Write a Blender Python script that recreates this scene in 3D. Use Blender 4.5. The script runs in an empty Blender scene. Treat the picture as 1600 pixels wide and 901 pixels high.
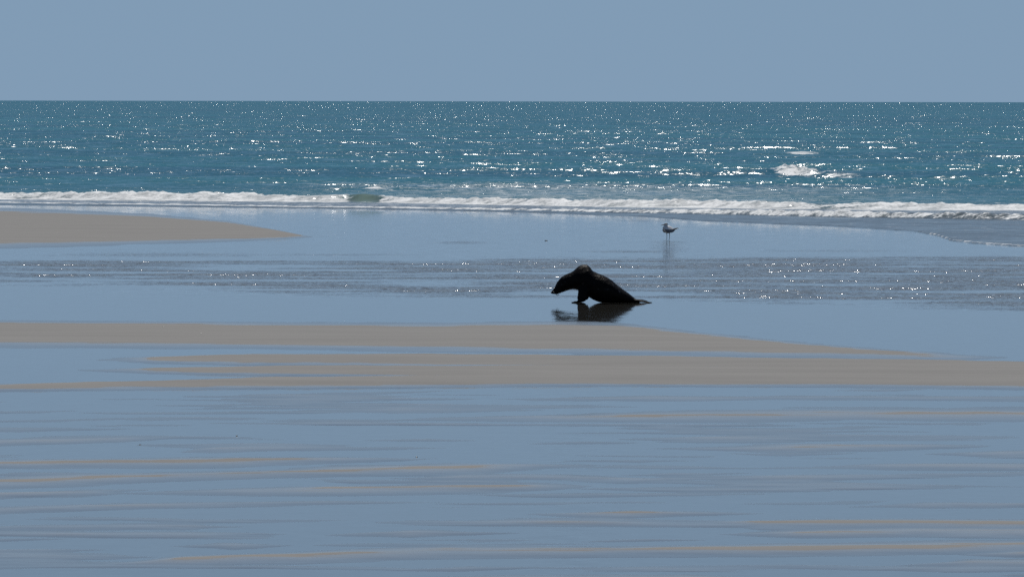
import bpy, bmesh, math
import numpy as np
from mathutils import Matrix, Vector

S = bpy.context.scene
COL = S.collection
R = math.radians

# ------------------------------------------------------------------ camera
CAM_H = 2.5                      # eye height over the wet sand, metres
FPX = 14000.0                    # focal length in pixels of a 1600 px wide picture: a long lens
K = FPX / 8000.0                 # stretch of the depths that go with it
PITCH = math.atan((450.5 - 158.0) / FPX)
ROLL = R(0.10)
cam_d = bpy.data.cameras.new('camera')
cam_d.sensor_width = 36.0
cam_d.lens = 36.0 * FPX / 1600.0
cam_d.clip_start = 0.1
cam_d.clip_end = 60000.0
cam = bpy.data.objects.new('camera', cam_d)
COL.objects.link(cam)
CAM_M = (Matrix.Translation((0, 0, CAM_H)) @ Matrix.Rotation(R(90) - PITCH, 4, 'X') @ Matrix.Rotation(ROLL, 4, 'Z'))
cam.matrix_world = CAM_M
S.camera = cam

# ------------------------------------------------------------------ sky, sun, exposure
SUN_EL, SUN_AZ = R(57), R(0.5)     # azimuth from +Y (straight out to sea) towards +X
W = bpy.data.worlds.new('World')
S.world = W
W.use_nodes = True
wn = W.node_tree.nodes
wl = W.node_tree.links
bg = wn['Background']
sky = wn.new('ShaderNodeTexSky')
sky.sky_type = 'NISHITA'
sky.sun_disc = False
sky.sun_elevation = SUN_EL
sky.sun_rotation = SUN_AZ
sky.altitude = 0.0
sky.air_density = 1.0
sky.dust_density = 0.0
sky.ozone_density = 1.0
# the sky lies clear and even down to the sea: the lowest degrees take the tone of the sky ten degrees up
tc = wn.new('ShaderNodeTexCoord')
sp = wn.new('ShaderNodeSeparateXYZ'); wl.new(tc.outputs['Generated'], sp.inputs[0])
mx0 = wn.new('ShaderNodeMath'); mx0.operation = 'MAXIMUM'; wl.new(sp.outputs[2], mx0.inputs[0]); mx0.inputs[1].default_value = 0.0
pw = wn.new('ShaderNodeMath'); pw.operation = 'POWER'; wl.new(mx0.outputs[0], pw.inputs[0]); pw.inputs[1].default_value = 1.5
ma = wn.new('ShaderNodeMath'); ma.operation = 'MULTIPLY_ADD'; wl.new(pw.outputs[0], ma.inputs[0])
ma.inputs[1].default_value = 0.82; ma.inputs[2].default_value = 0.18
cb = wn.new('ShaderNodeCombineXYZ')
for i in (0, 1):
    wl.new(sp.outputs[i], cb.inputs[i])
wl.new(ma.outputs[0], cb.inputs[2])
nv = wn.new('ShaderNodeVectorMath'); nv.operation = 'NORMALIZE'; wl.new(cb.outputs[0], nv.inputs[0])
wl.new(nv.outputs[0], sky.inputs['Vector'])
wl.new(sky.outputs[0], bg.inputs['Color'])
bg.inputs['Strength'].default_value = 0.055
sun_d = bpy.data.lights.new('sun', 'SUN')
sun_d.energy = 3.4
sun_d.angle = R(0.53)
sun_d.color = (1.0, 0.95, 0.88)
sun = bpy.data.objects.new('sun', sun_d)
COL.objects.link(sun)
sdir = Vector((math.sin(SUN_AZ) * math.cos(SUN_EL), math.cos(SUN_AZ) * math.cos(SUN_EL), math.sin(SUN_EL)))
sun.rotation_euler = sdir.to_track_quat('Z', 'Y').to_euler()
sun.location = (0, 30, 40)
vs = S.view_settings
vs.view_transform = 'Standard'
vs.look = 'None'
vs.gamma = 1.0
vs.exposure = 0.0
vs.use_curve_mapping = False
S.cycles.use_denoising = False
S.cycles.max_bounces = 6
S.cycles.transparent_max_bounces = 8
S.cycles.caustics_reflective = False
S.cycles.caustics_refractive = False

# ------------------------------------------------------------------ helpers
RM = np.array(CAM_M.to_3x3())


def ground(px, py, z=0.0):
    """World point at height z under a direction of view given in 1600x901 units."""
    d = RM @ np.array([(px - 800) / FPX, -(py - 450.5) / FPX, -1.0])
    t = (z - CAM_H) / d[2]
    return np.array([d[0] * t, d[1] * t, z])


def project(x, y, z=0.0):
    p = np.stack([x, y, z + 0 * x - CAM_H], -1) @ RM
    return 800 + FPX * p[..., 0] / -p[..., 2], 450.5 - FPX * p[..., 1] / -p[..., 2]


_rng = np.random.RandomState(7)
_P = np.tile(_rng.permutation(256), 3)
_G = np.stack([np.cos(np.arange(256) / 256 * 2 * np.pi), np.sin(np.arange(256) / 256 * 2 * np.pi)], -1)


def perlin(x, y):
    xi = np.floor(x).astype(np.int64); yi = np.floor(y).astype(np.int64)
    xf = x - xi; yf = y - yi
    u = xf ** 3 * (xf * (xf * 6 - 15) + 10); v = yf ** 3 * (yf * (yf * 6 - 15) + 10)

    def g(ix, iy, dx, dy):
        h = _G[_P[_P[ix & 255] + (iy & 255)]]
        return h[..., 0] * dx + h[..., 1] * dy
    a = g(xi, yi, xf, yf); b = g(xi + 1, yi, xf - 1, yf)
    c = g(xi, yi + 1, xf, yf - 1); d = g(xi + 1, yi + 1, xf - 1, yf - 1)
    return (a + u * (b - a)) * (1 - v) + (c + u * (d - c)) * v


def fbm(x, y, n=4, gain=0.5):
    r = 0; a = 1.0
    for i in range(n):
        r = r + a * perlin(x * 2 ** i + 17.3 * i, y * 2 ** i - 9.1 * i); a *= gain
    return r


def sstep(a, b, x):
    t = np.clip((x - a) / (b - a), 0, 1)
    return t * t * (3 - 2 * t)


def grid_mesh(name, X, Y, Z, attrs, keep=None):
    """Regular grid of points -> mesh; keep is a boolean array of the faces to use."""
    n, m = X.shape
    idx = np.arange(n * m).reshape(n, m)
    f = np.stack([idx[:-1, :-1], idx[:-1, 1:], idx[1:, 1:], idx[1:, :-1]], -1).reshape(-1, 4)
    if keep is not None:
        f = f[keep.reshape(-1)]
    used = np.zeros(n * m, bool); used[f.reshape(-1)] = True
    remap = np.cumsum(used) - 1
    f = remap[f]
    co = np.stack([X, Y, Z], -1).reshape(-1, 3)[used].astype(np.float32)
    me = bpy.data.meshes.new(name)
    me.vertices.add(len(co)); me.vertices.foreach_set('co', co.reshape(-1))
    me.loops.add(f.size); me.loops.foreach_set('vertex_index', f.reshape(-1).astype(np.int32))
    me.polygons.add(len(f)); me.polygons.foreach_set('loop_start', (np.arange(len(f)) * 4).astype(np.int32))
    me.update(calc_edges=True)
    me.polygons.foreach_set('use_smooth', np.ones(len(f), bool))
    for k, v in attrs.items():
        a = me.attributes.new(k, 'FLOAT', 'POINT')
        a.data.foreach_set('value', v.reshape(-1)[used].astype(np.float32))
    me.validate()
    return me


def link(name, me, mat=None, parent=None):
    o = bpy.data.objects.new(name, me)
    COL.objects.link(o)
    if mat is not None and me is not None:
        me.materials.clear(); me.materials.append(mat)
    if parent is not None:
        o.parent = parent
    return o


def tag(o, label=None, cat=None, group=None, kind=None):
    for k, v in (('label', label), ('category', cat), ('group', group), ('kind', kind)):
        if v:
            o[k] = v
    return o


# ------------------------------------------------------------------ materials
class NT:
    def __init__(self, name):
        self.m = bpy.data.materials.new(name); self.m.use_nodes = True
        self.t = self.m.node_tree; self.t.nodes.clear()
        self.out = self.t.nodes.new('ShaderNodeOutputMaterial')

    def n(self, typ, **kw):
        nd = self.t.nodes.new(typ)
        for k, v in kw.items():
            if k.startswith('i_'):
                nd.inputs[k[2:].replace('_', ' ')].default_value = v
            else:
                setattr(nd, k, v)
        return nd

    def l(self, a, b):
        self.t.links.new(a, b)

    def math(self, op, a, b=None, c=None, clamp=False):
        nd = self.n('ShaderNodeMath', operation=op, use_clamp=clamp)
        for i, v in enumerate((a, b, c)):
            if v is None:
                continue
            if isinstance(v, (int, float)):
                nd.inputs[i].default_value = v
            else:
                self.l(v, nd.inputs[i])
        return nd.outputs[0]

    def vmath(self, op, a, b=None, scale=None):
        nd = self.n('ShaderNodeVectorMath', operation=op)
        for i, v in enumerate((a, b)):
            if v is None:
                continue
            if isinstance(v, tuple):
                nd.inputs[i].default_value = v
            else:
                self.l(v, nd.inputs[i])
        if scale is not None:
            if isinstance(scale, (int, float)):
                nd.inputs['Scale'].default_value = scale
            else:
                self.l(scale, nd.inputs['Scale'])
        return nd.outputs[0]

    def attr(self, name):
        return self.n('ShaderNodeAttribute', attribute_name=name).outputs['Fac']

    def pos(self):
        return self.n('ShaderNodeNewGeometry').outputs['Position']

    def noise(self, vec, scale, detail=2.0, rough=0.5, out='Fac'):
        nd = self.n('ShaderNodeTexNoise')
        nd.inputs['Scale'].default_value = scale
        nd.inputs['Detail'].default_value = detail
        nd.inputs['Roughness'].default_value = rough
        self.l(vec, nd.inputs['Vector'])
        return nd.outputs[out]

    def mixc(self, fac, a, b):
        nd = self.n('ShaderNodeMix', data_type='RGBA')
        if isinstance(fac, (int, float)):
            nd.inputs[0].default_value = fac
        else:
            self.l(fac, nd.inputs[0])
        for i, v in ((6, a), (7, b)):
            if isinstance(v, tuple):
                nd.inputs[i].default_value = v + (1.0,)
            else:
                self.l(v, nd.inputs[i])
        return nd.outputs[2]

    def maprange(self, v, a, b, c=0.0, d=1.0, smooth=True):
        nd = self.n('ShaderNodeMapRange', interpolation_type='SMOOTHSTEP' if smooth else 'LINEAR')
        self.l(v, nd.inputs[0])
        for i, q in enumerate((a, b, c, d)):
            nd.inputs[i + 1].default_value = q
        return nd.outputs[0]

    def ripple_normal(self, layers, amount=None, lean=0.0):
        """surface normal tilted by wavelet slopes; layers = (stretch, scale, slope gain);
        lean: the steeper fronts of the wavelets face the beach (-Y)"""
        g = self.n('ShaderNodeNewGeometry')
        v = g.outputs['Normal']
        tot = None
        for stretch, scale, gain in layers:
            p = self.vmath('MULTIPLY', g.outputs['Position'], stretch)
            c = self.noise(p, scale, 1.5, 0.55, 'Color')
            d = self.vmath('MULTIPLY', self.vmath('SUBTRACT', c, (0.5, 0.5, 0.5)), (gain[0], gain[1], 0.0))
            tot = d if tot is None else self.vmath('ADD', tot, d)
        if lean:
            tot = self.vmath('ADD', tot, (0.0, -lean, 0.0))
        if amount is not None:
            tot = self.vmath('SCALE', tot, scale=amount)
        return self.vmath('NORMALIZE', self.vmath('ADD', v, tot))


def mat_sand():
    t = NT('beach_sand')
    pos = t.pos()
    sep = t.n('ShaderNodeSeparateXYZ'); t.l(pos, sep.inputs[0])
    n1 = t.noise(t.vmath('MULTIPLY', pos, (0.35, 1.0, 0.0)), 2.2, 4.0, 0.6)
    h = t.math('ADD', sep.outputs[2], t.math('MULTIPLY', t.math('SUBTRACT', n1, 0.5), 0.016))
    dry = t.maprange(h, -0.001, 0.018)
    film_wet = t.maprange(h, -0.006, 0.001)
    grain = t.noise(pos, 420.0, 2.0, 0.6)
    mott = t.noise(t.vmath('MULTIPLY', pos, (0.25, 1.0, 1.0)), 1.3, 5.0, 0.6)
    damp_c = t.mixc(mott, (0.070, 0.066, 0.060), (0.092, 0.087, 0.080))
    dry_c = t.mixc(mott, (0.222, 0.220, 0.213), (0.312, 0.309, 0.299))
    c = t.mixc(dry, damp_c, dry_c)
    c = t.mixc(t.math('MULTIPLY', t.maprange(grain, 0.35, 0.75), 0.35), c, t.mixc(dry, (0.045, 0.042, 0.038), (0.14, 0.132, 0.122)))
    b = t.n('ShaderNodeBsdfPrincipled')
    t.l(c, b.inputs['Base Color'])
    b.inputs['Roughness'].default_value = 0.14
    sheen = t.math('MULTIPLY', t.math('SUBTRACT', 1.0, t.maprange(h, 0.0005, 0.0155)), film_wet)
    t.l(t.math('MULTIPLY', sheen, 0.5), b.inputs['Specular IOR Level'])
    bump = t.n('ShaderNodeBump'); bump.inputs['Strength'].default_value = 0.5
    bump.inputs['Distance'].default_value = 0.004
    rip = t.noise(t.vmath('MULTIPLY', pos, (0.5, 1.0, 1.0)), 16.0, 3.0, 0.6)
    t.l(t.math('MULTIPLY', rip, dry), bump.inputs['Height'])
    t.l(bump.outputs[0], b.inputs['Normal'])
    t.l(b.outputs[0], t.out.inputs[0])
    return t.m


def mat_film():
    """Shallow clear water lying on the sand: mirror by Fresnel, else see-through."""
    t = NT('shallow_water')
    rip = t.attr('ripple')
    amt = t.math('ADD', rip, 0.007)
    nrm = t.ripple_normal([((1.0, 1.0, 0.0), 5.0, (0.9, 1.5)), ((1.0, 1.0, 0.0), 17.0, (1.1, 1.6))], amt)
    gl = t.n('ShaderNodeBsdfAnisotropic') if False else t.n('ShaderNodeBsdfGlossy')
    gl.inputs['Color'].default_value = (1, 1, 1, 1)
    t.l(t.math('MULTIPLY_ADD', rip, 0.09, 0.035), gl.inputs['Roughness'])
    t.l(nrm, gl.inputs['Normal'])
    tr = t.n('ShaderNodeBsdfTransparent')
    tr.inputs['Color'].default_value = (0.93, 0.96, 0.97, 1)
    fr = t.n('ShaderNodeFresnel'); fr.inputs['IOR'].default_value = 1.333
    t.l(nrm, fr.inputs['Normal'])
    mx = t.n('ShaderNodeMixShader')
    t.l(fr.outputs[0], mx.inputs[0]); t.l(tr.outputs[0], mx.inputs[1]); t.l(gl.outputs[0], mx.inputs[2])
    t.l(mx.outputs[0], t.out.inputs[0])
    return t.m


def mat_sea():
    t = NT('sea_water')
    pos = t.pos()
    foam = t.attr('foam')
    shallow = t.attr('shallow')
    fa = t.noise(t.vmath('MULTIPLY', pos, (0.6, 1.0, 1.2)), 3.2, 5.0, 0.68)
    fb = t.noise(pos, 14.0, 3.0, 0.6)
    fn = t.math('ADD', t.math('MULTIPLY', fa, 0.7), t.math('MULTIPLY', fb, 0.3))
    mask = t.math('ADD', t.math('MULTIPLY', foam, 1.3), t.math('MULTIPLY', t.math('SUBTRACT', fn, 0.5), 2.6))
    mask = t.maprange(mask, 0.52, 0.85)
    mask = t.math('MULTIPLY', mask, t.maprange(foam, 0.02, 0.10))
    gust = t.noise(t.vmath('MULTIPLY', pos, (0.05, 0.03, 0.0)), 1.0, 3.0, 0.6)
    calm = t.math('MULTIPLY', t.math('SUBTRACT', 1.0, t.math('MULTIPLY', shallow, 0.62)), t.maprange(gust, 0.3, 0.7, 0.86, 1.06))
    nrm = t.ripple_normal([((0.55, 0.8, 0.0), 1.1, (0.38, 0.62)), ((0.8, 1.0, 0.0), 5.5, (0.55, 0.70)), ((0.9, 1.0, 0.0), 19.0, (0.40, 0.45))], calm, 0.225)
    w = t.n('ShaderNodeBsdfPrincipled')
    big = t.noise(t.vmath('MULTIPLY', pos, (0.010, 0.028, 0.0)), 1.0, 3.0, 0.55)
    deep = t.mixc(t.maprange(big, 0.38, 0.60), (0.005, 0.106, 0.162), (0.012, 0.148, 0.195))
    t.l(t.mixc(t.attr('backlit_green'), t.mixc(shallow, deep, (0.100, 0.124, 0.130)), (0.155, 0.225, 0.170)), w.inputs['Base Color'])  # lighter base colour on the unbroken face stands for sunlight shining through
    w.inputs['Roughness'].default_value = 0.15
    w.inputs['IOR'].default_value = 1.333
    t.l(nrm, w.inputs['Normal'])
    f = t.n('ShaderNodeBsdfPrincipled')
    f.inputs['Roughness'].default_value = 0.7
    t.l(t.mixc(t.maprange(fn, 0.40, 0.62), (0.30, 0.34, 0.36), (0.80, 0.82, 0.82)), f.inputs['Base Color'])
    f.inputs['Subsurface Weight'].default_value = 0.0
    bump = t.n('ShaderNodeBump'); bump.inputs['Strength'].default_value = 0.8
    bump.inputs['Distance'].default_value = 0.04
    t.l(fn, bump.inputs['Height']); t.l(bump.outputs[0], f.inputs['Normal'])
    mx = t.n('ShaderNodeMixShader')
    t.l(mask, mx.inputs[0]); t.l(w.outputs[0], mx.inputs[1]); t.l(f.outputs[0], mx.inputs[2])
    t.l(mx.outputs[0], t.out.inputs[0])
    return t.m


def mat_simple(name, c1, c2, rough, scale=30.0, bump=0.0, dist=0.003, spec=0.5, sheen=0.0):
    t = NT(name)
    co = t.n('ShaderNodeTexCoord').outputs['Object']
    nz = t.noise(co, scale, 4.0, 0.6)
    b = t.n('ShaderNodeBsdfPrincipled')
    t.l(t.mixc(t.maprange(nz, 0.3, 0.7), c1, c2), b.inputs['Base Color'])
    b.inputs['Roughness'].default_value = rough
    b.inputs['Specular IOR Level'].default_value = spec
    b.inputs['Sheen Weight'].default_value = sheen
    if bump:
        bp = t.n('ShaderNodeBump'); bp.inputs['Strength'].default_value = bump
        bp.inputs['Distance'].default_value = dist
        t.l(t.noise(co, scale * 3, 3.0, 0.6), bp.inputs['Height']); t.l(bp.outputs[0], b.inputs['Normal'])
    t.l(b.outputs[0], t.out.inputs[0])
    return t.m


SAND, FILM, SEA = mat_sand(), mat_film(), mat_sea()

# ------------------------------------------------------------------ the beach
# every bar of sand that stands out of the water: (points (px, top, bottom), height in metres)
# the numbers are directions of view; ground() and project() turn them into metres on the sand
BARS = [   # a fourth number lowers the bar where it is only just awash
    # the long bar in front of the seal and its branches
    ([(-500, 499, 541), (0, 500, 543), (400, 503, 546), (700, 504, 551), (800, 502, 553), (900, 501, 554), (980, 505, 555), (1080, 517, 557, .85),
      (1200, 529, 559, .65), (1330, 541, 561, .5), (1500, 553, 564, .3)], .045),
    ([(150, 562, 563, .3), (240, 557, 568, .6), (400, 553, 571), (700, 551.5, 574), (1000, 554.5, 577), (1300, 559, 580),
      (1600, 564, 584), (2000, 567, 587)], .042),
    ([(130, 578, 579, .3), (240, 574, 584, .6), (450, 572, 588), (800, 569, 593), (1200, 571, 595), (1600, 576, 594), (2000, 579, 596)], .045),
    ([(-400, 606, 617, .6), (0, 600, 613, .6), (200, 595, 610, .75), (400, 589.5, 608), (700, 586, 606), (900, 582, 604), (1200, 582, 605),
      (1600, 583, 609), (2000, 586, 612)], .045),
    # the spit by the surf
    ([(-900, 314, 402), (-300, 318, 394), (0, 324, 389), (106, 328, 386), (231, 334, 382), (355, 345, 378), (426, 358, 374.5),
      (480, 369, 371)], .06),
]
STRIPES = [  # thin ridges: points (px, centre, half thickness)
    [(330, 632, 0), (450, 631, 2), (560, 629, 0)], [(420, 642, 0), (620, 641, 3.5), (850, 640, 0)],
    [(500, 656, 0), (800, 654, 3), (1060, 651, 6), (1350, 648, 6), (1600, 649, 6), (1900, 650, 3)],
    [(960, 669, 0), (1050, 668, 2.2), (1150, 670, 0)], [(-200, 693, 4), (0, 691, 4), (180, 687, 3), (290, 684, 0)],
    [(-100, 672, 2), (60, 671, 2.2), (200, 669, 0)], [(0, 657, 1), (140, 655, 1.6), (300, 653, 0)],
    [(270, 706, 0), (350, 702, 2.6), (520, 700, 2), (770, 699, 0)], [(1000, 701, 0), (1250, 700, 4.5), (1400, 698, 4), (1550, 696, 0)],
    [(1460, 709, 0), (1580, 709, 3.4), (1800, 708, 3)], [(-200, 726, 4), (0, 725, 5), (300, 723, 5.5), (520, 719, 3.5), (710, 716, 0)],
    [(-300, 760, 6), (0, 754, 6), (250, 746, 5.5), (450, 740, 5), (700, 732, 6), (850, 728, 3), (960, 727, 0)],
    [(600, 748, 0), (720, 746, 3.5), (880, 746, 3), (1000, 750, 3), (1150, 747, 0)], [(1220, 729, 0), (1400, 728, 4), (1700, 729, 4)],
    [(1290, 744, 0), (1450, 741, 2), (1700, 739, 2)], [(130, 771, 0), (400, 768, 4), (680, 764, 6), (830, 761, 4), (960, 758, 0)],
    [(-200, 776, 4), (0, 774, 4), (130, 769, 3), (240, 765, 0)], [(-200, 800, 3), (0, 797, 3.4), (220, 790, 3), (500, 785, 2.5), (730, 784, 0)],
    [(690, 773, 0), (900, 773, 2.2), (1220, 771, 0)], [(820, 803, 0), (980, 803, 4.4), (1190, 802, 0)],
    [(1310, 791, 0), (1450, 790, 3), (1700, 789, 3)], [(705, 814, 0), (740, 814, 1.6), (785, 813, 0)],
    [(1060, 815, 0), (1200, 818, 5), (1400, 818, 6), (1650, 819, 6), (1900, 820, 5)],
    [(1100, 834, 0), (1250, 834, 4.5), (1450, 832, 5), (1800, 833, 5)], [(-200, 826, 2), (100, 824, 3), (300, 822, 3), (410, 821, 0)],
    [(500, 836, 0), (640, 834, 4.4), (820, 832, 0)], [(250, 853, 0), (370, 853, 4), (490, 851, 0)],
    [(140, 884, 0), (300, 876, 5), (520, 868, 6.5), (700, 862, 7), (950, 862, 5.5), (1200, 859, 6.5), (1450, 855, 7), (1700, 851, 6)],
    [(1380, 883, 0), (1500, 880, 4.5), (1800, 878, 4)], [(1490, 867, 0), (1580, 866, 3.5), (1800, 865, 3)],
    [(1540, 899, 0), (1650, 897, 5), (1900, 896, 4)], [(-100, 862, 2), (60, 860, 2.5), (220, 857, 0)], [(600, 890, 0), (720, 888, 2.4), (860, 886, 0)],
    [(760, 624, 0), (900, 623, 2.2), (1020, 622, 3.2), (1200, 621, 2.2), (1600, 623, 3), (1900, 624, 3)],
    [(460, 615, 0), (560, 614, 1.6), (720, 611, 0)], [(1300, 610, 0), (1380, 609, 1.2), (1470, 608, 0)], [(240, 634, 0), (330, 633, 1.2), (420, 632, 0)],
    [(-50, 645, 1.2), (60, 643, 1.4), (160, 640, 0)], [(120, 655, 0), (220, 655, 1.4), (300, 654, 0)], [(820, 693, 0), (900, 692, 1.6), (1010, 691, 0)],
    [(1120, 708, 0), (1230, 709, 1.8), (1340, 708, 0)], [(560, 688, 0), (650, 687, 1.6), (740, 688, 0)], [(900, 720, 0), (1000, 720, 1.4), (1120, 719, 0)],
    [(420, 745, 0), (560, 752, 2.4), (760, 752, 2), (900, 756, 0)], [(1240, 668, 0), (1330, 667, 1.2), (1420, 667, 0)], [(960, 742, 0), (1060, 741, 2), (1180, 738, 0)],
    [(-60, 845, 2), (40, 843, 2), (150, 840, 0)], [(900, 845, 0), (1000, 843, 1.6), (1110, 843, 0)], [(560, 905, 0), (800, 902, 3), (1100, 903, 4), (1500, 910, 0)],
]

HALF = 0.16 / K


def bars_height(PX, PY):
    z = np.full(PX.shape, -0.016)
    for pts, H in BARS:
        fac = np.interp(PX, [q[0] for q in pts], [q[3] if len(q) > 3 else 1.0 for q in pts])
        p = np.array([q[:3] for q in pts], float)
        top = np.interp(PX, p[:, 0], p[:, 1]); bot = np.interp(PX, p[:, 0], p[:, 2])
        past = np.maximum(np.maximum(p[0, 0] - PX, PX - p[-1, 0]), 0) / 15.0
        hw = (bot - top) / 2 - past; c = (top + bot) / 2
        e = np.abs(PY - c) - hw                       # < 0 on the bar
        q = np.clip(-e / np.maximum(hw, 0.3), 0, 1)
        Hl = H * fac * np.clip(hw / 7.0, 0.0, 1)
        z = np.maximum(z, np.where(e < 0, Hl * (0.45 * (1 - (1 - q) ** 2) + 0.55 * q * q * (3 - 2 * q)), np.maximum(-0.004 * e, -0.016)))
    for pts in STRIPES:
        p = np.array(pts, float)
        c = np.interp(PX, p[:, 0], p[:, 1])
        past = np.maximum(np.maximum(p[0, 0] - PX, PX - p[-1, 0]), 0) / 20.0
        hw = np.interp(PX, p[:, 0], p[:, 2]) * 1.65 - past
        e = np.abs(PY - c) - hw
        q = np.clip(-e / np.maximum(hw, 0.3), 0, 1)
        z = np.maximum(z, np.where(e < 0, 0.0021 * np.minimum(hw, 8) * (0.5 * q + 0.5 * q * q * (3 - 2 * q)), np.maximum(-0.004 * e, -0.016)))
    return z


ncol = 430
s = np.linspace(-HALF, HALF, ncol)
u = np.linspace(1 / 22.0 / K, 1 / 134.0 / K, 1050)
D = 1 / u
Yg = np.repeat(D[:, None], ncol, 1)
Xg = Yg * s[None, :]
PX, PY = project(Xg, Yg)
wy = 1.5 * fbm(Xg * 0.9, Yg * 1.2 / K, 3) + 0.9 * fbm(Xg * 3 + 40, Yg * 3 / K, 2)
wx = 40 * fbm(Xg * 0.5 + 9, Yg * 1.5 / K, 2)
Zs = bars_height(PX + wx * sstep(610, 640, PY), PY + wy * sstep(330, 620, PY))
Zs = np.maximum(Zs, (0.024 * fbm(Xg * 0.30 + 3, Yg * 1.3 / K, 4) - 0.0058) - 0.03 * sstep(625, 585, PY))
Zs = Zs + 0.0040 * fbm(Xg * 0.22, Yg * 2.2 / K + 7, 4) * np.clip((Zs + 0.016) / 0.016, 0, 1)
Zs = Zs + 0.0022 * fbm(Xg * 0.8, Yg * 2.5 / K, 4) * np.clip((Zs + 0.016) / 0.016, 0.3, 1)
# the bed falls away under the surf
Zs = Zs - 0.02 * np.clip(Yg - 122 * K, 0, None)
sand = link('beach', grid_mesh('beach', Xg, Yg, Zs, {}), SAND)
tag(sand, kind='structure')

# the shallow sheet of water over the beach, rippled where it still runs
ncol2 = 300
s2 = np.linspace(-HALF, HALF, ncol2)
D2 = 1 / np.linspace(1 / 22.0 / K, 1 / 128.0 / K, 640)
Yf = np.repeat(D2[:, None], ncol2, 1)
Xf = Yf * s2[None, :]
PXf, PYf = project(Xf, Yf)
lo = np.interp(PXf, [-400, 0, 300, 500, 860, 1000, 1150, 1300, 1600, 2000], [440, 446, 452, 462, 466, 466, 472, 478, 486, 494])
hi = np.interp(PXf, [-400, 0, 500, 700, 1000, 1600, 2000], [412, 408, 405, 404, 404, 402, 402])
band = sstep(-4, 3, PYf - hi) * sstep(-3, 5, lo - PYf)
streak = fbm(Xf * 0.35, Yf * 1.0 / K, 4)
left = sstep(760, 400, PXf)
rip = 0.78 * band * np.clip(0.72 + 1.5 * streak + 0.5 * perlin(Xf * 0.12 + 5, Yf * 0.25 / K) - left * 0.25 + left * 1.2 * perlin(Xf * 0.25, Yf * 0.7 / K + 3), 0.0, 1.3)
# faint cat's-paws on the wet flat behind
for cx, cy, hwid, ht, a in ((985, 393, 70, 1.6, .5), (720, 379, 40, 2.2, .35), (1010, 345, 60, 1.5, .2), (520, 398, 120, 1.5, .3),
                            (1300, 392, 120, 2, .25), (250, 398, 160, 3, .35)):
    rip = np.maximum(rip, a * np.exp(-((PXf - cx) / hwid) ** 2 - ((PYf - cy) / ht) ** 2))
rip = np.maximum(rip, 0.22 * np.exp(-((PXf - 1043) / 30) ** 2) * sstep(373, 378, PYf) * sstep(404, 392, PYf))
rip = np.maximum(rip, 0.010 * np.exp(-((PXf - 890) / 60) ** 2) * sstep(482, 492, PYf))
rip = np.maximum(rip, 0.03 * sstep(392, 370, PYf))
rip = np.maximum(rip, 0.05 * np.clip(streak + 0.3, 0, 1) * sstep(480, 430, PYf))
Zf = 0.0015 * rip * fbm(Xf * 2, Yf * 3, 2)
film = link('shallow_water', grid_mesh('shallow_water', Xf, Yf, Zf, {'ripple': rip}), FILM)
tag(film, kind='structure')

# wide plain ground beneath and around, behind the camera too
me = bpy.data.meshes.new('ground')
me.from_pydata([(-400, -300, -0.1), (400, -300, -0.1), (400, 140 * K, -0.1), (-400, 140 * K, -0.1)], [], [(0, 1, 2, 3)])
tag(link('ground', me, SAND), kind='structure')
me = bpy.data.meshes.new('sea_bed')
me.from_pydata([(-30000, 132 * K, -1.2), (30000, 132 * K, -1.2), (30000, 25000, -1.2), (-30000, 25000, -1.2)], [], [(0, 1, 2, 3)])
tag(link('sea_bed', me, SAND), kind='structure')

# ------------------------------------------------------------------ the sea
nc = 430
ss = np.linspace(-HALF, HALF, nc)
rows = np.concatenate([np.arange(82.0, 104.0, 0.3), np.arange(104.0, 136.0, 0.085), np.arange(136.0, 200.0, 0.25)]) * K
far = [200.0 * K]
while far[-1] < 50000:
    far.append(far[-1] * (1.003 if far[-1] < 1800 else 1.015))
rows = np.concatenate([rows, far])
Y = np.repeat(rows[:, None], nc, 1)
X = Y * ss[None, :]
FX, FY = project(X, Y)


def dist_of(pts, PXv):
    """distance from the eye of a line drawn on the flat, given in view directions"""
    p = np.array(pts, float)
    return np.interp(PXv, p[:, 0], [ground(a, b)[1] for a, b in p[:, :2]])


wob = 0.6 * fbm(X * 0.35, Y * 0 + 2.2, 3)
d_edge = dist_of([(-600, 314), (0, 320), (300, 323), (545, 326), (800, 331), (1000, 338), (1100, 345), (1300, 353), (1425, 361),
                  (1462, 368), (1485, 376), (1520, 380), (1600, 385), (1800, 390), (2200, 396)], FX)
d_edge = d_edge + 0.3 * fbm(X * 0.8, Y * 0 + 7.7, 4)
d_sw = dist_of([(-600, 313), (0, 318.5), (300, 322), (545, 325.5), (800, 330), (1000, 335), (1100, 337.5), (1300, 342), (1600, 347), (2200, 352)], FX) + wob * .6
h_sw = np.interp(FX, [-200, 500, 900, 1200, 1600], [.02, .025, .05, .12, .13])
d_br = dist_of([(-600, 309), (0, 314), (545, 318), (800, 323), (1000, 326.5), (1300, 330), (1600, 331), (2200, 333)], FX) + wob
crest_n = 1 + 0.38 * fbm(X * 0.4, Y * 0 + 5.5, 3)
h_br = np.interp(FX, [-300, 0, 40, 130, 540, 570, 640, 1000, 1240, 1300, 1380, 1600, 2000],
                 [.16, .16, .15, .17, .16, .18, .12, .14, .14, .10, .15, .13, .13]) * crest_n

depth = Y - d_edge
Z = np.where(depth < 0, -0.05, 0.0)
Z = -0.05 + 0.068 * sstep(-1.0, 0.3, depth) + 0.02 * sstep(0, 6, depth)


def bore(d, h, front, back):
    """steep front towards the beach (d<0), long back"""
    return h * np.where(d < 0, np.exp(-(d / front) ** 2), np.exp(-(d / back) ** 1.3 if False else -(np.clip(d, 0, None) / back)))


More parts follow.
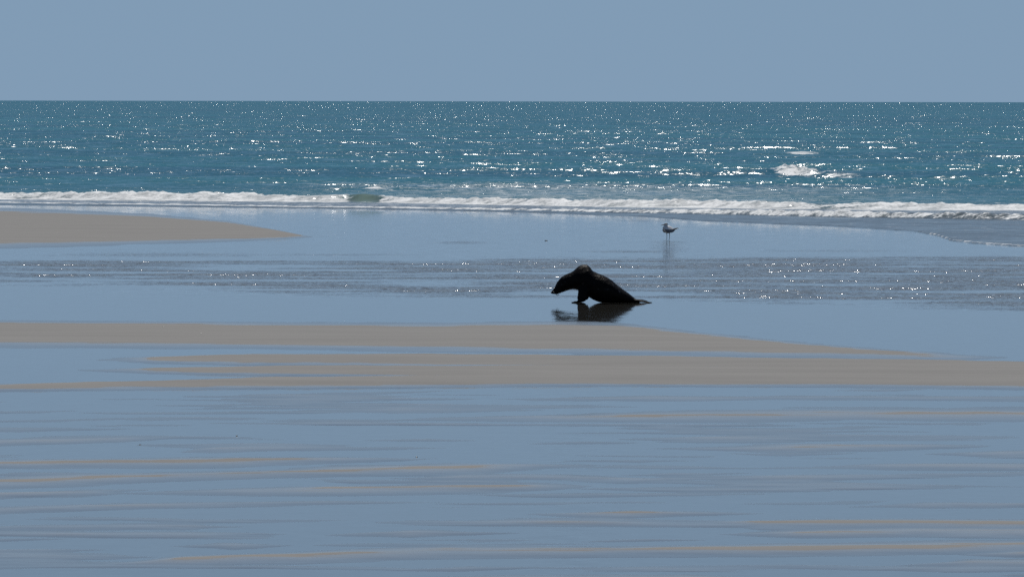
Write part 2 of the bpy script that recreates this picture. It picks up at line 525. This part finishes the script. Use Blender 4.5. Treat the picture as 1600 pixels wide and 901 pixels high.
rough = fbm(X * 2.2, Y * 2.2, 4, 0.6)
rough2 = fbm(X * 6.0 + 3, Y * 6.0, 3, 0.6)
b1 = bore(Y - d_br - 0.6, 1.0, 0.5, 5.0)
b2 = bore(Y - d_sw - 0.35, 1.0, 0.30, 2.5)
# gap where the wave has not broken yet (face painted as if sunlight came through it)
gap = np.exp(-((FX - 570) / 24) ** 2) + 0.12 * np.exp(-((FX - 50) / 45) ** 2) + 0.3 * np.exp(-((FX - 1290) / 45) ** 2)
Z = Z + h_br * b1 * (1 + (0.34 * rough + 0.28 * rough2) * (1 - np.clip(gap, 0, 1))) + h_sw * b2 * (1 + 0.35 * rough + 0.2 * rough2)

# open-sea waves
amp_env = sstep(128 * K, 168 * K, Y)
rs = np.random.RandomState(3)
wave = np.zeros_like(X)
for lam, a, spread, n in ((22, .045, .25, 3), (11, .032, .35, 4), (6, .020, .5, 5), (3.3, .013, .7, 5), (1.9, .008, .9, 4)):
    fade = np.clip((lam / (Y * 0.0045 / K) - 1.0) / 2.0, 0, 1) if lam < 6 else np.clip((lam / (Y * 0.0045 / K) - 1.0) / 2.0, 0.0, 1)
    for k in range(n):
        th = rs.uniform(-spread, spread); L = lam * rs.uniform(.75, 1.3); k0 = 2 * np.pi / L
        ph = k0 * (X * math.sin(th) - Y * math.cos(th)) + rs.uniform(0, 6.28) + 0.8 * perlin(X / L / 3, Y / L / 3)
        sn = np.sin(ph)
        wave += a / math.sqrt(n) * 1.3 * (sn + 0.25 * np.cos(2 * ph)) * fade
wave *= (0.75 + 0.6 * perlin(X / 30, Y / 40))
Z = Z + wave * amp_env
# a longer swell about to break, its crest whitening in one place
d_w2 = dist_of([(-600, 283), (400, 280), (900, 279), (1200, 277), (1600, 281), (2200, 286)], FX) + 2.5 * fbm(X * .1, Y * 0, 3)
h_w2 = np.interp(FX, [-600, 300, 800, 1150, 1195, 1228, 1275, 1330, 1600, 2200], [.03, .04, .06, .10, .20, .31, .22, .12, .10, .09])
b3 = bore(Y - d_w2 - 1.2, 1.0, 1.1, 6)
wc = np.exp(-((FX - 1228) / np.where(FX < 1228, 24, 62)) ** 2)
Z = Z + h_w2 * b3 * (1 + 0.7 * (rough + 0.5 * rough2) * wc)
d_w3 = dist_of([(-600, 246), (1600, 246), (2200, 246)], FX) + 3 * fbm(X * .06, Y * 0 + 4, 2)
wc = np.maximum(wc, 0.66 * np.exp(-((FX - 1318) / 34) ** 2))
wc3 = np.exp(-((FX - 1252) / 34) ** 2)
b4 = bore(Y - d_w3 - 2, 1.0, 1.8, 6)
Z = Z + b4 * (0.015 + 0.14 * np.exp(-((FX - 1250) / 90) ** 2)) * (1 + .3 * rough * wc3)
# a short crest feathering behind the shore break
d_w5 = dist_of([(-600, 300), (590, 300), (1600, 300), (2200, 300)], FX)
b5 = bore(Y - d_w5 - .6, 1.0, .7, 2.5)
wc5 = np.exp(-((FX - 595) / 38) ** 2)
Z = Z + b5 * .10 * np.exp(-((FX - 600) / 90) ** 2) * (1 + .5 * rough)

# foam cover, 0..1
front1 = sstep(-0.55, -0.15, Y - d_br) * sstep(2.2, 0.5, Y - d_br)
foam = front1 * (0.72 + 0.12 * fbm(X * 0.25, Y * 0 + 1.5, 3)) * (1 - np.clip(gap, 0, 1))
face = sstep(-0.75, -0.35, Y - d_br) * sstep(0.95, 0.55, Y - d_br)
foam = np.maximum(foam, face * (0.80 + 0.25 * rough) * (1 - np.clip(gap * 1.1, 0, 1)))
f2 = sstep(-0.30, 0.0, Y - d_sw) * sstep(0.35 + 6 * h_sw, 0.15 + 2 * h_sw, Y - d_sw)
foam = np.maximum(foam, f2 * np.interp(FX, [-200, 400, 900, 1200, 1400, 1600], [.66, .70, .66, .70, .62, .48]))
lace = sstep(0.0, 0.6, Y - d_sw) * sstep(0.6, -0.4, Y - d_br)
foam = np.maximum(foam, lace * 0.38)
patch = sstep(4.0, 9.0, Y - d_br) * sstep(85, 45, Y - d_br) * np.interp(FX, [-200, 250, 500, 800, 1200, 1500, 1800], [.12, .18, .32, .42, .40, .30, .25])
foam = np.maximum(foam, patch)
tongue = np.interp(FX, [1380, 1465, 1500, 1700], [0, .62, .52, .52]) * sstep(-0.3, 0.1, depth) * sstep(1.4, 0.5, depth)
foam = np.maximum(foam, tongue)
sheet = sstep(0, .3, depth) * sstep(0.2, -1.0, Y - d_sw) * np.interp(FX, [900, 1100, 1600], [0, .22, .24])
foam = np.maximum(foam, sheet)
foam = np.maximum(foam, .74 * wc ** 0.8 * sstep(-1.6, .2, Y - d_w2) * sstep(4.5, 1.2, Y - d_w2))
foam = np.maximum(foam, .66 * wc3 * sstep(-0.6, .6, Y - d_w3) * sstep(6, 2, Y - d_w3))
foam = np.maximum(foam, .58 * wc5 * sstep(-.6, 0, Y - d_w5) * sstep(3, 1, Y - d_w5))
shal = np.clip(1.0 - (Y - d_br - 0.2) / 2.0, 0, 1)
shal = np.maximum(shal * 1.0, 0.55 * np.clip(gap, 0, 1) * sstep(3, 0, Y - d_br))
shal = np.maximum(shal, 0.30 * np.exp(-np.clip(Y - d_br, 0, None) / 20.0))
shal = shal * (1 - 0.85 * np.clip(b1 * 1.2, 0, 1) * (1 - np.clip(gap, 0, 1)))
attrs = {'backlit_green': np.clip(gap, 0, 1) * sstep(-0.9, -0.4, Y - d_br) * sstep(2.5, 0.8, Y - d_br), 'foam': foam, 'shallow': shal}


def fm(a):  # vertex grid -> face grid
    return (a[:-1, :-1] + a[1:, 1:] + a[1:, :-1] + a[:-1, 1:]) / 4


e1 = fm(Y - d_br); e2 = fm(Y - d_sw); edge = fm(depth)
is_br = (e1 > -0.55) & (e1 < 2.6)
is_sw = (e2 > -0.35) & (e2 < 0.5 + 3 * fm(h_sw)) & ~is_br
is_wc = (fm(wc) > 0.25) & (fm(Y - d_w2) > -1.3) & (fm(Y - d_w2) < 5.5)
vis = edge > -1.6
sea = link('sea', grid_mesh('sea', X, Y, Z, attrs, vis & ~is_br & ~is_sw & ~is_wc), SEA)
tag(sea, kind='structure')
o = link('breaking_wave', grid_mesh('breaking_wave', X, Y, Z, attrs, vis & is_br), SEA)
tag(o, 'long low wave of white foam breaking along the shore', 'wave', kind='stuff')
o = link('swash_foam', grid_mesh('swash_foam', X, Y, Z, attrs, vis & is_sw), SEA)
tag(o, 'thin white foam line at the edge of the wet sand', 'foam', kind='stuff')
o = link('whitecap', grid_mesh('whitecap', X, Y, Z, attrs, vis & is_wc), SEA)
tag(o, 'small white crest breaking alone out beyond the shore wave', 'wave', kind='stuff')


# ------------------------------------------------------------------ the seal
def smooth_interp(xs, v, t):
    """monotone-ish cubic (Catmull-Rom) interpolation"""
    xs = np.array(xs, float); v = np.array(v, float)
    m = np.gradient(v, xs)
    i = np.clip(np.searchsorted(xs, t) - 1, 0, len(xs) - 2)
    h = xs[i + 1] - xs[i]; q = (t - xs[i]) / h
    return ((2 * q ** 3 - 3 * q ** 2 + 1) * v[i] + (q ** 3 - 2 * q ** 2 + q) * h * m[i]
            + (-2 * q ** 3 + 3 * q ** 2) * v[i + 1] + (q ** 3 - q ** 2) * h * m[i + 1])


def loft(bm, rings):
    """rings: list of (n,3) arrays -> closed tube with capped ends"""
    vr = [[bm.verts.new(p) for p in r] for r in rings]
    n = len(vr[0])
    for a, b in zip(vr[:-1], vr[1:]):
        for i in range(n):
            bm.faces.new((a[i], a[(i + 1) % n], b[(i + 1) % n], b[i]))
    bm.faces.new(vr[0][::-1]); bm.faces.new(vr[-1])


def ring(c, ax, ay, n=24):
    """ellipse about c with half axes ax, ay (vectors)"""
    c = np.array(c, float); ax = np.array(ax, float); ay = np.array(ay, float)
    a = np.linspace(0, 2 * np.pi, n, endpoint=False)
    return c + np.cos(a)[:, None] * ax + np.sin(a)[:, None] * ay


def limb(bm, pts, n=16, sub=5):
    """pts: (x,y,z, halfwidth, halfthickness, width direction, thickness direction)"""
    P = np.array([p[:5] for p in pts], float)
    WD = np.array([p[5] for p in pts], float); TD = np.array([p[6] for p in pts], float)
    t0 = np.arange(len(P)); t = np.linspace(0, len(P) - 1, (len(P) - 1) * sub + 1)
    Q = np.stack([smooth_interp(t0, P[:, k], t) for k in range(5)], -1)
    wd = np.stack([np.interp(t, t0, WD[:, k]) for k in range(3)], -1)
    td = np.stack([np.interp(t, t0, TD[:, k]) for k in range(3)], -1)
    wd /= np.linalg.norm(wd, axis=1)[:, None]; td /= np.linalg.norm(td, axis=1)[:, None]
    loft(bm, [ring(q[:3], w * max(q[3], .002), d * max(q[4], .002), n) for q, w, d in zip(Q, wd, td)])


def fused(name, bm, voxel, smooth=6, disp=None):
    """fuse overlapping volumes into one continuous skin"""
    bmesh.ops.recalc_face_normals(bm, faces=bm.faces)
    me = bpy.data.meshes.new(name + '_raw'); bm.to_mesh(me); bm.free()
    o = bpy.data.objects.new(name + '_raw', me); COL.objects.link(o)
    r = o.modifiers.new('r', 'REMESH'); r.mode = 'VOXEL'; r.voxel_size = voxel
    sm = o.modifiers.new('s', 'SMOOTH'); sm.factor = 0.5; sm.iterations = smooth
    dg = bpy.context.evaluated_depsgraph_get()
    new = bpy.data.meshes.new_from_object(o.evaluated_get(dg)); new.name = name
    bpy.data.objects.remove(o); bpy.data.meshes.remove(me)
    n = len(new.vertices)
    if disp:
        co = np.empty(n * 3, np.float32); no = np.empty(n * 3, np.float32)
        new.vertices.foreach_get('co', co); new.vertices.foreach_get('normal', no)
        co = co.reshape(-1, 3); no = no.reshape(-1, 3)
        co = co + no * disp(co)[:, None]
        new.vertices.foreach_set('co', co.astype(np.float32).reshape(-1))
    new.polygons.foreach_set('use_smooth', np.ones(len(new.polygons), bool))
    new.update()
    return new


SC = 866.0     # outline units per metre
GX, GZ = 720.0, 571.0


def sx(a): return (a - GX) / SC
def sz(b): return (GZ - b) / SC


st = [(149, 463, 475, .010), (158, 450, 478, .022), (172, 430, 480, .032), (192, 398, 482, .042), (215, 354, 481, .056), (240, 318, 474, .070),
      (285, 283, 457, .086), (340, 256, 438, .100), (385, 234, 428, .116), (418, 204, 432, .130), (445, 181, 442, .142), (475, 168, 455, .150), (515, 164, 478, .160),
      (545, 172, 504, .168), (570, 194, 522, .174), (598, 230, 540, .180), (622, 245, 550, .183), (650, 256, 562, .185), (700, 274, 572, .188), (750, 298, 576, .186), (800, 331, 577, .180),
      (860, 380, 577, .166), (920, 425, 577, .145), (980, 468, 577, .114), (1040, 516, 576, .080), (1080, 544, 575, .052), (1105, 557, 573, .030)]
st = np.array(st)
bm = bmesh.new()
tt = np.concatenate([np.linspace(149, 250, 22), np.linspace(256, 1105, 90)])
rings = []
for t in tt:
    a = float(smooth_interp(st[:, 0], st[:, 1], t)); b = float(smooth_interp(st[:, 0], st[:, 2], t)); w = float(smooth_interp(st[:, 0], st[:, 3], t))
    zc = sz((a + b) / 2); hh = (b - a) / 2 / SC
    ang = np.linspace(0, 2 * np.pi, 40, endpoint=False)
    # the hump of the shoulder blades is narrower than the chest
    nar = 1 - 0.35 * math.exp(-((t - 505) / 70) ** 2) * np.clip(np.sin(ang), 0, 1) ** 1.5
    rings.append(np.stack([np.full(40, sx(t)), np.cos(ang) * w * nar, zc + np.sin(ang) * hh], -1))
loft(bm, rings)
X3, Y3, Z3 = (1, 0, 0), (0, 1, 0), (0, 0, 1)
for side, dx in ((-1, 0.0), (1, 0.030)):
    y = side
    # fore flipper: upper arm, forearm, wrist, then the flat hand pointing forward and out
    limb(bm, [(sx(515) + dx, y * .085, sz(385), .085, .055, X3, Y3),
              (sx(500) + dx, y * .115, sz(450), .070, .048, X3, Y3),
              (sx(484) + dx, y * .135, sz(505), .060, .036, X3, Y3),
              (sx(474) + dx, y * .145, sz(540), .055, .026, (1, -y * .25, 0), (0, 1, .5)),
              (sx(450) + dx, y * .155, sz(560), .050, .012, (.5, -y * 1, -.1), (.4, 0, 1)),
              (sx(410) + dx, y * .170, sz(565), .042, .008, (.25, -y * 1, 0), (.1, 0, 1)),
              (sx(366) + dx, y * .190, sz(567), .016, .005, (.2, -y * 1, 0), (0, 0, 1))], sub=6)
    # hind flipper trailing flat behind
    limb(bm, [(sx(1020), y * .040, sz(546), .042, .028, Y3, Z3),
              (sx(1075), y * .060, sz(552), .040, .020, Y3, Z3),
              (sx(1125), y * .080, sz(556 if side < 0 else 549), .046, .012, Y3, (.08, 0, 1)),
              (sx(1175), y * .105, sz(564 if side < 0 else 558), .052, .008, Y3, (.06, 0, 1)),
              (sx(1238 if side < 0 else 1200), y * .130, sz(567), .030, .004, Y3, Z3)], sub=6)


def fur(co):
    return (0.0035 * fbm(co[:, 0] * 14, co[:, 2] * 14 + co[:, 1] * 9, 3) + 0.0022 * fbm(co[:, 0] * 50, co[:, 2] * 50 + co[:, 1] * 40, 2)) \
        * np.clip((co[:, 2] - 0.02) / 0.05, 0.1, 1)


SKIN = mat_simple('seal_fur', (0.006, 0.006, 0.0065), (0.012, 0.0105, 0.010), 0.42, 22.0, 0.7, 0.006, 0.02, 0.0)
_t = SKIN.node_tree          # wet tufts catch the sun here and there
_b = [n for n in _t.nodes if n.type == 'BSDF_PRINCIPLED'][0]
_tc = _t.nodes.new('ShaderNodeTexCoord'); _nz = _t.nodes.new('ShaderNodeTexNoise'); _mr = _t.nodes.new('ShaderNodeMapRange')
_nz.inputs['Scale'].default_value = 19.0; _nz.inputs['Detail'].default_value = 3.0
for _i, _v in enumerate((0.62, 0.74, 0.03, 0.3)):
    _mr.inputs[_i + 1].default_value = _v
_t.links.new(_tc.outputs['Object'], _nz.inputs['Vector']); _t.links.new(_nz.outputs['Fac'], _mr.inputs[0])
_t.links.new(_mr.outputs[0], _b.inputs['Specular IOR Level'])
WETSKIN = mat_simple('seal_bare_skin', (0.008, 0.008, 0.009), (0.014, 0.013, 0.013), 0.22, 30.0, 0.3)
EYE = mat_simple('dark_eye', (0.004, 0.003, 0.003), (0.008, 0.006, 0.005), 0.06, 10.0)
seal_me = fused('body', bm, 0.0065, 4, fur)
gp = ground(800 + (840 + GX / 6.93 - 800), 390 + GZ / 6.93)
seal = link('fur_seal', None)
seal.location = gp
tag(seal, 'dark fur seal propped on its front flippers on the wet sand', 'seal')
body = link('body', seal_me, SKIN, seal)


def ellipsoid(name, c, r, mat, parent, rot=None, u=16, v=10):
    bm = bmesh.new(); bmesh.ops.create_uvsphere(bm, u_segments=u, v_segments=v, radius=1.0)
    M = Matrix.Diagonal((*r, 1.0))
    if rot:
        M = rot @ M
    bmesh.ops.transform(bm, matrix=Matrix.Translation(c) @ M, verts=bm.verts)
    me = bpy.data.meshes.new(name); bm.to_mesh(me); bm.free()
    me.polygons.foreach_set('use_smooth', np.ones(len(me.polygons), bool))
    return link(name, me, mat, parent)


ellipsoid('nose', (sx(154), 0, sz(464)), (.012, .016, .011), WETSKIN, seal, Matrix.Rotation(R(35), 4, 'Y'))
for sd in (-1, 1):
    ellipsoid('eye', (sx(222), sd * .046, sz(385)), (.010, .006, .010), EYE, seal)
    bm = bmesh.new()
    limb(bm, [(sx(288), sd * .070, sz(338), .007, .006, X3, Y3), (sx(298), sd * .084, sz(345), .006, .0045, X3, Y3),
              (sx(312), sd * .092, sz(356), .002, .002, X3, Y3)], n=8)
    me = bpy.data.meshes.new('ear'); bm.to_mesh(me); bm.free()
    link('ear', me, WETSKIN, seal)
    for k in range(5):
        bm = bmesh.new()
        z0 = 448 + 5 * (k % 3)
        limb(bm, [(sx(172 + 4 * k), sd * .028, sz(z0), .0008, .0008, X3, Y3), (sx(184 + 6 * k), sd * .065, sz(z0 + 14), .0006, .0006, X3, Y3),
                  (sx(205 + 8 * k), sd * .095, sz(z0 + 42), .0003, .0003, X3, Y3)], n=5, sub=3)
        me = bpy.data.meshes.new('whisker'); bm.to_mesh(me); bm.free()
        link('whisker', me, WETSKIN, seal)

# ------------------------------------------------------------------ the tern
BS = 1302.0
bp_ = ground(1010 + 505 / 15.0, 330 + 682 / 15.0)
WHITE = mat_simple('white_plumage', (0.80, 0.81, 0.82), (0.88, 0.88, 0.87), 0.7, 60.0, 0.3)
GREY = mat_simple('grey_plumage', (0.16, 0.17, 0.19), (0.24, 0.25, 0.27), 0.7, 60.0, 0.3)
SLATE = mat_simple('slate_feathers', (0.020, 0.021, 0.024), (0.04, 0.042, 0.046), 0.6, 60.0)
BLACK = mat_simple('black_cap', (0.010, 0.010, 0.012), (0.018, 0.018, 0.02), 0.5, 60.0)
BILL = mat_simple('dark_orange_bill', (0.16, 0.05, 0.015), (0.24, 0.08, 0.02), 0.4, 60.0)
LEG = mat_simple('black_leg', (0.012, 0.011, 0.010), (0.02, 0.018, 0.016), 0.5, 60.0)
bird = link('tern', None)
bird.location = bp_
bird.rotation_euler = (0, 0, 0)
tag(bird, 'white tern with black cap standing beyond the seal near the surf', 'bird')
YAW = R(38)      # the body points to the left and a little towards the camera
fx, fy = -math.cos(YAW), -math.sin(YAW)      # forward
lx, ly = fy, -fx                             # sideways


def B(f, s_, z):
    return (f * fx + s_ * lx, f * fy + s_ * ly, z)


FW, SD = (fx, fy, 0), (lx, ly, 0)
bm = bmesh.new()
rr = []
prof = [(-.150, .192, .008, .008), (-.115, .193, .028, .026), (-.06, .196, .050, .052), (0, .196, .060, .064), (.05, .201, .056, .060), (.085, .212, .042, .046), (.105, .226, .022, .026)]
prof = np.array(prof)
for t in np.linspace(-.15, .105, 26):
    zc, hw_, hh = [float(smooth_interp(prof[:, 0], prof[:, k], t)) for k in (1, 2, 3)]
    a_ = np.linspace(0, 2 * np.pi, 24, endpoint=False)
    up = np.where(np.sin(a_) > 0, np.abs(np.sin(a_)) ** 2.2, -np.abs(np.sin(a_)))      # the folded wings slope like a roof
    rr.append(np.array(B(t, 0, zc)) + np.cos(a_)[:, None] * np.array(SD) * hw_ * 1.06 + up[:, None] * np.array((0, 0, hh * 1.08)))
loft(bm, rr)
# neck and head: the head is turned square to the left
hx, hz = (452 - 505) / BS, .284
limb(bm, [B(.055, 0, .215) + (.036, .036, X3, Y3), (hx + .012, B(.075, 0, 0)[1], .255, .026, .024, X3, Y3), (hx + .004, B(.08, 0, 0)[1], .275, .024, .022, X3, Y3),
          (hx - .004, B(.08, 0, 0)[1], .292, .016, .016, X3, Y3)], n=14)
hy = B(.08, 0, 0)[1]
limb(bm, [(hx + .032, hy, hz - .002, .010, .012, Y3, Z3), (hx + .015, hy, hz, .020, .021, Y3, Z3), (hx - .01, hy, hz - .001, .019, .020, Y3, Z3),
          (hx - .034, hy, hz - .004, .010, .011, Y3, Z3)], n=14)
bb = link('body', fused('body', bm, 0.0045, 3), WHITE, bird)


def part(name, fn, mat, parent):
    bm = bmesh.new(); fn(bm)
    bmesh.ops.recalc_face_normals(bm, faces=bm.faces)
    me = bpy.data.meshes.new(name); bm.to_mesh(me); bm.free()
    me.polygons.foreach_set('use_smooth', np.ones(len(me.polygons), bool))
    return link(name, me, mat, parent)


part('cap', lambda b: limb(b, [(hx + .040, hy, hz + .004, .008, .006, Y3, Z3), (hx + .018, hy, hz + .009, .020, .014, Y3, Z3),
                               (hx - .010, hy, hz + .009, .020, .013, Y3, Z3), (hx - .036, hy, hz + .002, .009, .006, Y3, Z3)], n=14), BLACK, bird)
part('bill', lambda b: limb(b, [(hx - .028, hy, hz - .004, .007, .009, Y3, Z3), (hx - .060, hy, hz - .007, .005, .0065, Y3, Z3), (hx - .092, hy, hz - .013, .001, .0015, Y3, Z3)], n=10), BILL, bird)
for sd in (-1, 1):
    ellipsoid('eye', (hx - .016, hy + sd * .017, hz + .002), (.0035, .003, .0035), EYE, bird, None, 10, 6)
    wing = part('wing', lambda b: limb(b, [B(.092, sd * .038, .186) + (.014, .007, (0, 0, 1), SD), B(.045, sd * .058, .170) + (.030, .010, (0, 0, 1), SD),
                                           B(-.04, sd * .054, .172) + (.032, .010, (0, 0, 1), SD), B(-.11, sd * .034, .184) + (.026, .007, (0, 0, 1), SD),
                                           B(-.155, sd * .016, .202) + (.010, .004, (0, 0, 1), SD)], n=14), GREY, bird)
    part('wing_tip', lambda b: limb(b, [B(-.10, sd * .030, .192) + (.020, .006, (0, 0, 1), SD), B(-.17, sd * .010, .206) + (.012, .004, (0, 0, 1), SD),
                                        B(-.235, -sd * .014, .226) + (.002, .001, (0, 0, 1), SD)], n=10), SLATE, wing)
    # legs
    lf, ls = (-.012, .022) if sd < 0 else (.012, .022)
    leg = part('leg', lambda b: limb(b, [B(lf, sd * ls, .150) + (.008, .008, X3, Y3), B(lf - .006, sd * ls, .085) + (.0045, .0045, X3, Y3), B(lf, sd * ls, .008) + (.0042, .0042, X3, Y3)], n=8), LEG, bird)

    def foot(b):
        for a in (-.55, 0, .55):
            d = (math.cos(a), math.sin(a))
            f2, s2_ = lf + .052 * d[0], sd * ls + .052 * d[1]
            limb(b, [B(lf, sd * ls, .007) + (.007, .008, X3, Y3), B((lf + f2) / 2, (sd * ls + s2_) / 2, .007) + (.006, .006, X3, Y3), B(f2, s2_, .004) + (.002, .002, X3, Y3)], n=6, sub=2)
        # web between the toes
        v = [b.verts.new(B(lf, sd * ls, .007)), b.verts.new(B(lf + .034 * math.cos(.55), sd * ls - .034 * math.sin(.55), .005)),
             b.verts.new(B(lf + .036, sd * ls, .006)), b.verts.new(B(lf + .034 * math.cos(.55), sd * ls + .034 * math.sin(.55), .005))]
        b.faces.new(v)
    part('foot', foot, LEG, leg)


def tail(b):
    for sd in (-1, 1):
        limb(b, [B(-.13, sd * .008, .194) + (.016, .005, SD, Z3), B(-.19, sd * .018, .200) + (.010, .003, SD, Z3), B(-.235, sd * .030, .206) + (.002, .001, SD, Z3)], n=8)


part('tail', tail, GREY, bird)

# ------------------------------------------------------------------ pebbles and shells on the wet sand
DARK = mat_simple('wet_dark_stone', (0.02, 0.021, 0.022), (0.05, 0.05, 0.048), 0.3, 80.0, 0.4)
PALE = mat_simple('pale_shell', (0.62, 0.60, 0.56), (0.82, 0.80, 0.76), 0.25, 80.0, 0.3)


def stone(name, px, py, size, mat, label, cat, seed, flat=.55, z0=0.0):
    c = ground(px, py, z0)
    bm = bmesh.new(); bmesh.ops.create_icosphere(bm, subdivisions=3, radius=1.0)
    rg = np.random.RandomState(seed); off = rg.uniform(0, 50, 2)
    for v in bm.verts:
        p = np.array(v.co)
        k = 1 + .35 * float(perlin(np.array([p[0] * 1.3 + off[0] + p[2]]), np.array([p[1] * 1.3 + off[1]]))[0])
        v.co = Vector((p[0] * size * k * 1.25, p[1] * size * k, p[2] * size * k * flat + size * flat * .35))
    me = bpy.data.meshes.new(name); bm.to_mesh(me); bm.free()
    me.polygons.foreach_set('use_smooth', np.ones(len(me.polygons), bool))
    o = link(name, me, mat); o.location = c
    return tag(o, label, cat)


def shell(name, px, py, size, label, seed, z0):
    """half of a bivalve lying hollow side down, ribbed"""
    c = ground(px, py, z0)
    bm = bmesh.new(); n, m = 20, 7
    g = [[None] * (n + 1) for _ in range(m + 1)]
    for i in range(m + 1):
        for j in range(n + 1):
            a = -1.25 + 2.5 * j / n; r = (i / m)
            rib = 1 + .05 * math.cos(j * math.pi)
            g[i][j] = bm.verts.new((math.sin(a) * r * size * rib, math.cos(a) * r * size * 1.1 - size * .5, size * .55 * math.sin(math.pi * min(1, .18 + r * .82)) * (1 - .25 * abs(a)) + .001))
    for i in range(m):
        for j in range(n):
            bm.faces.new((g[i][j], g[i + 1][j], g[i + 1][j + 1], g[i][j + 1])) if i else bm.faces.new((g[0][j], g[1][j], g[1][j + 1]))
    bmesh.ops.solidify(bm, geom=bm.faces[:], thickness=size * .08)
    me = bpy.data.meshes.new(name); bm.to_mesh(me); bm.free()
    o = link(name, me, PALE); o.location = c; o.rotation_euler = (0, 0, seed * 1.3)
    return tag(o, label, 'shell')


stone('pebble', 219, 694.5, .007, DARK, 'small dark pebble alone on wet sand, lower left of the picture', 'pebble', 1)
stone('pebble', 370, 680.5, .006, DARK, 'tiny dark pebble on the wet sand, upper of the two left ones', 'pebble', 2)
stone('pebble', 651, 713.5, .006, DARK, 'tiny dark pebble beside the end of a sand ripple', 'pebble', 3)
stone('sand_lump', 853.5, 376, .022, DARK, 'low dark lump on the wet flat behind the seal', 'lump', 4, .35)
shell('shell', 727, 730, .009, 'pale shell on a thin sand ripple below the long bar', 1, .012)
shell('shell', 255, 511, .016, 'pale shell near the upper edge of the long sand bar', 2, .034)
shell('shell', 314, 522, .014, 'pale shell lying mid way across the long sand bar', 3, .044)
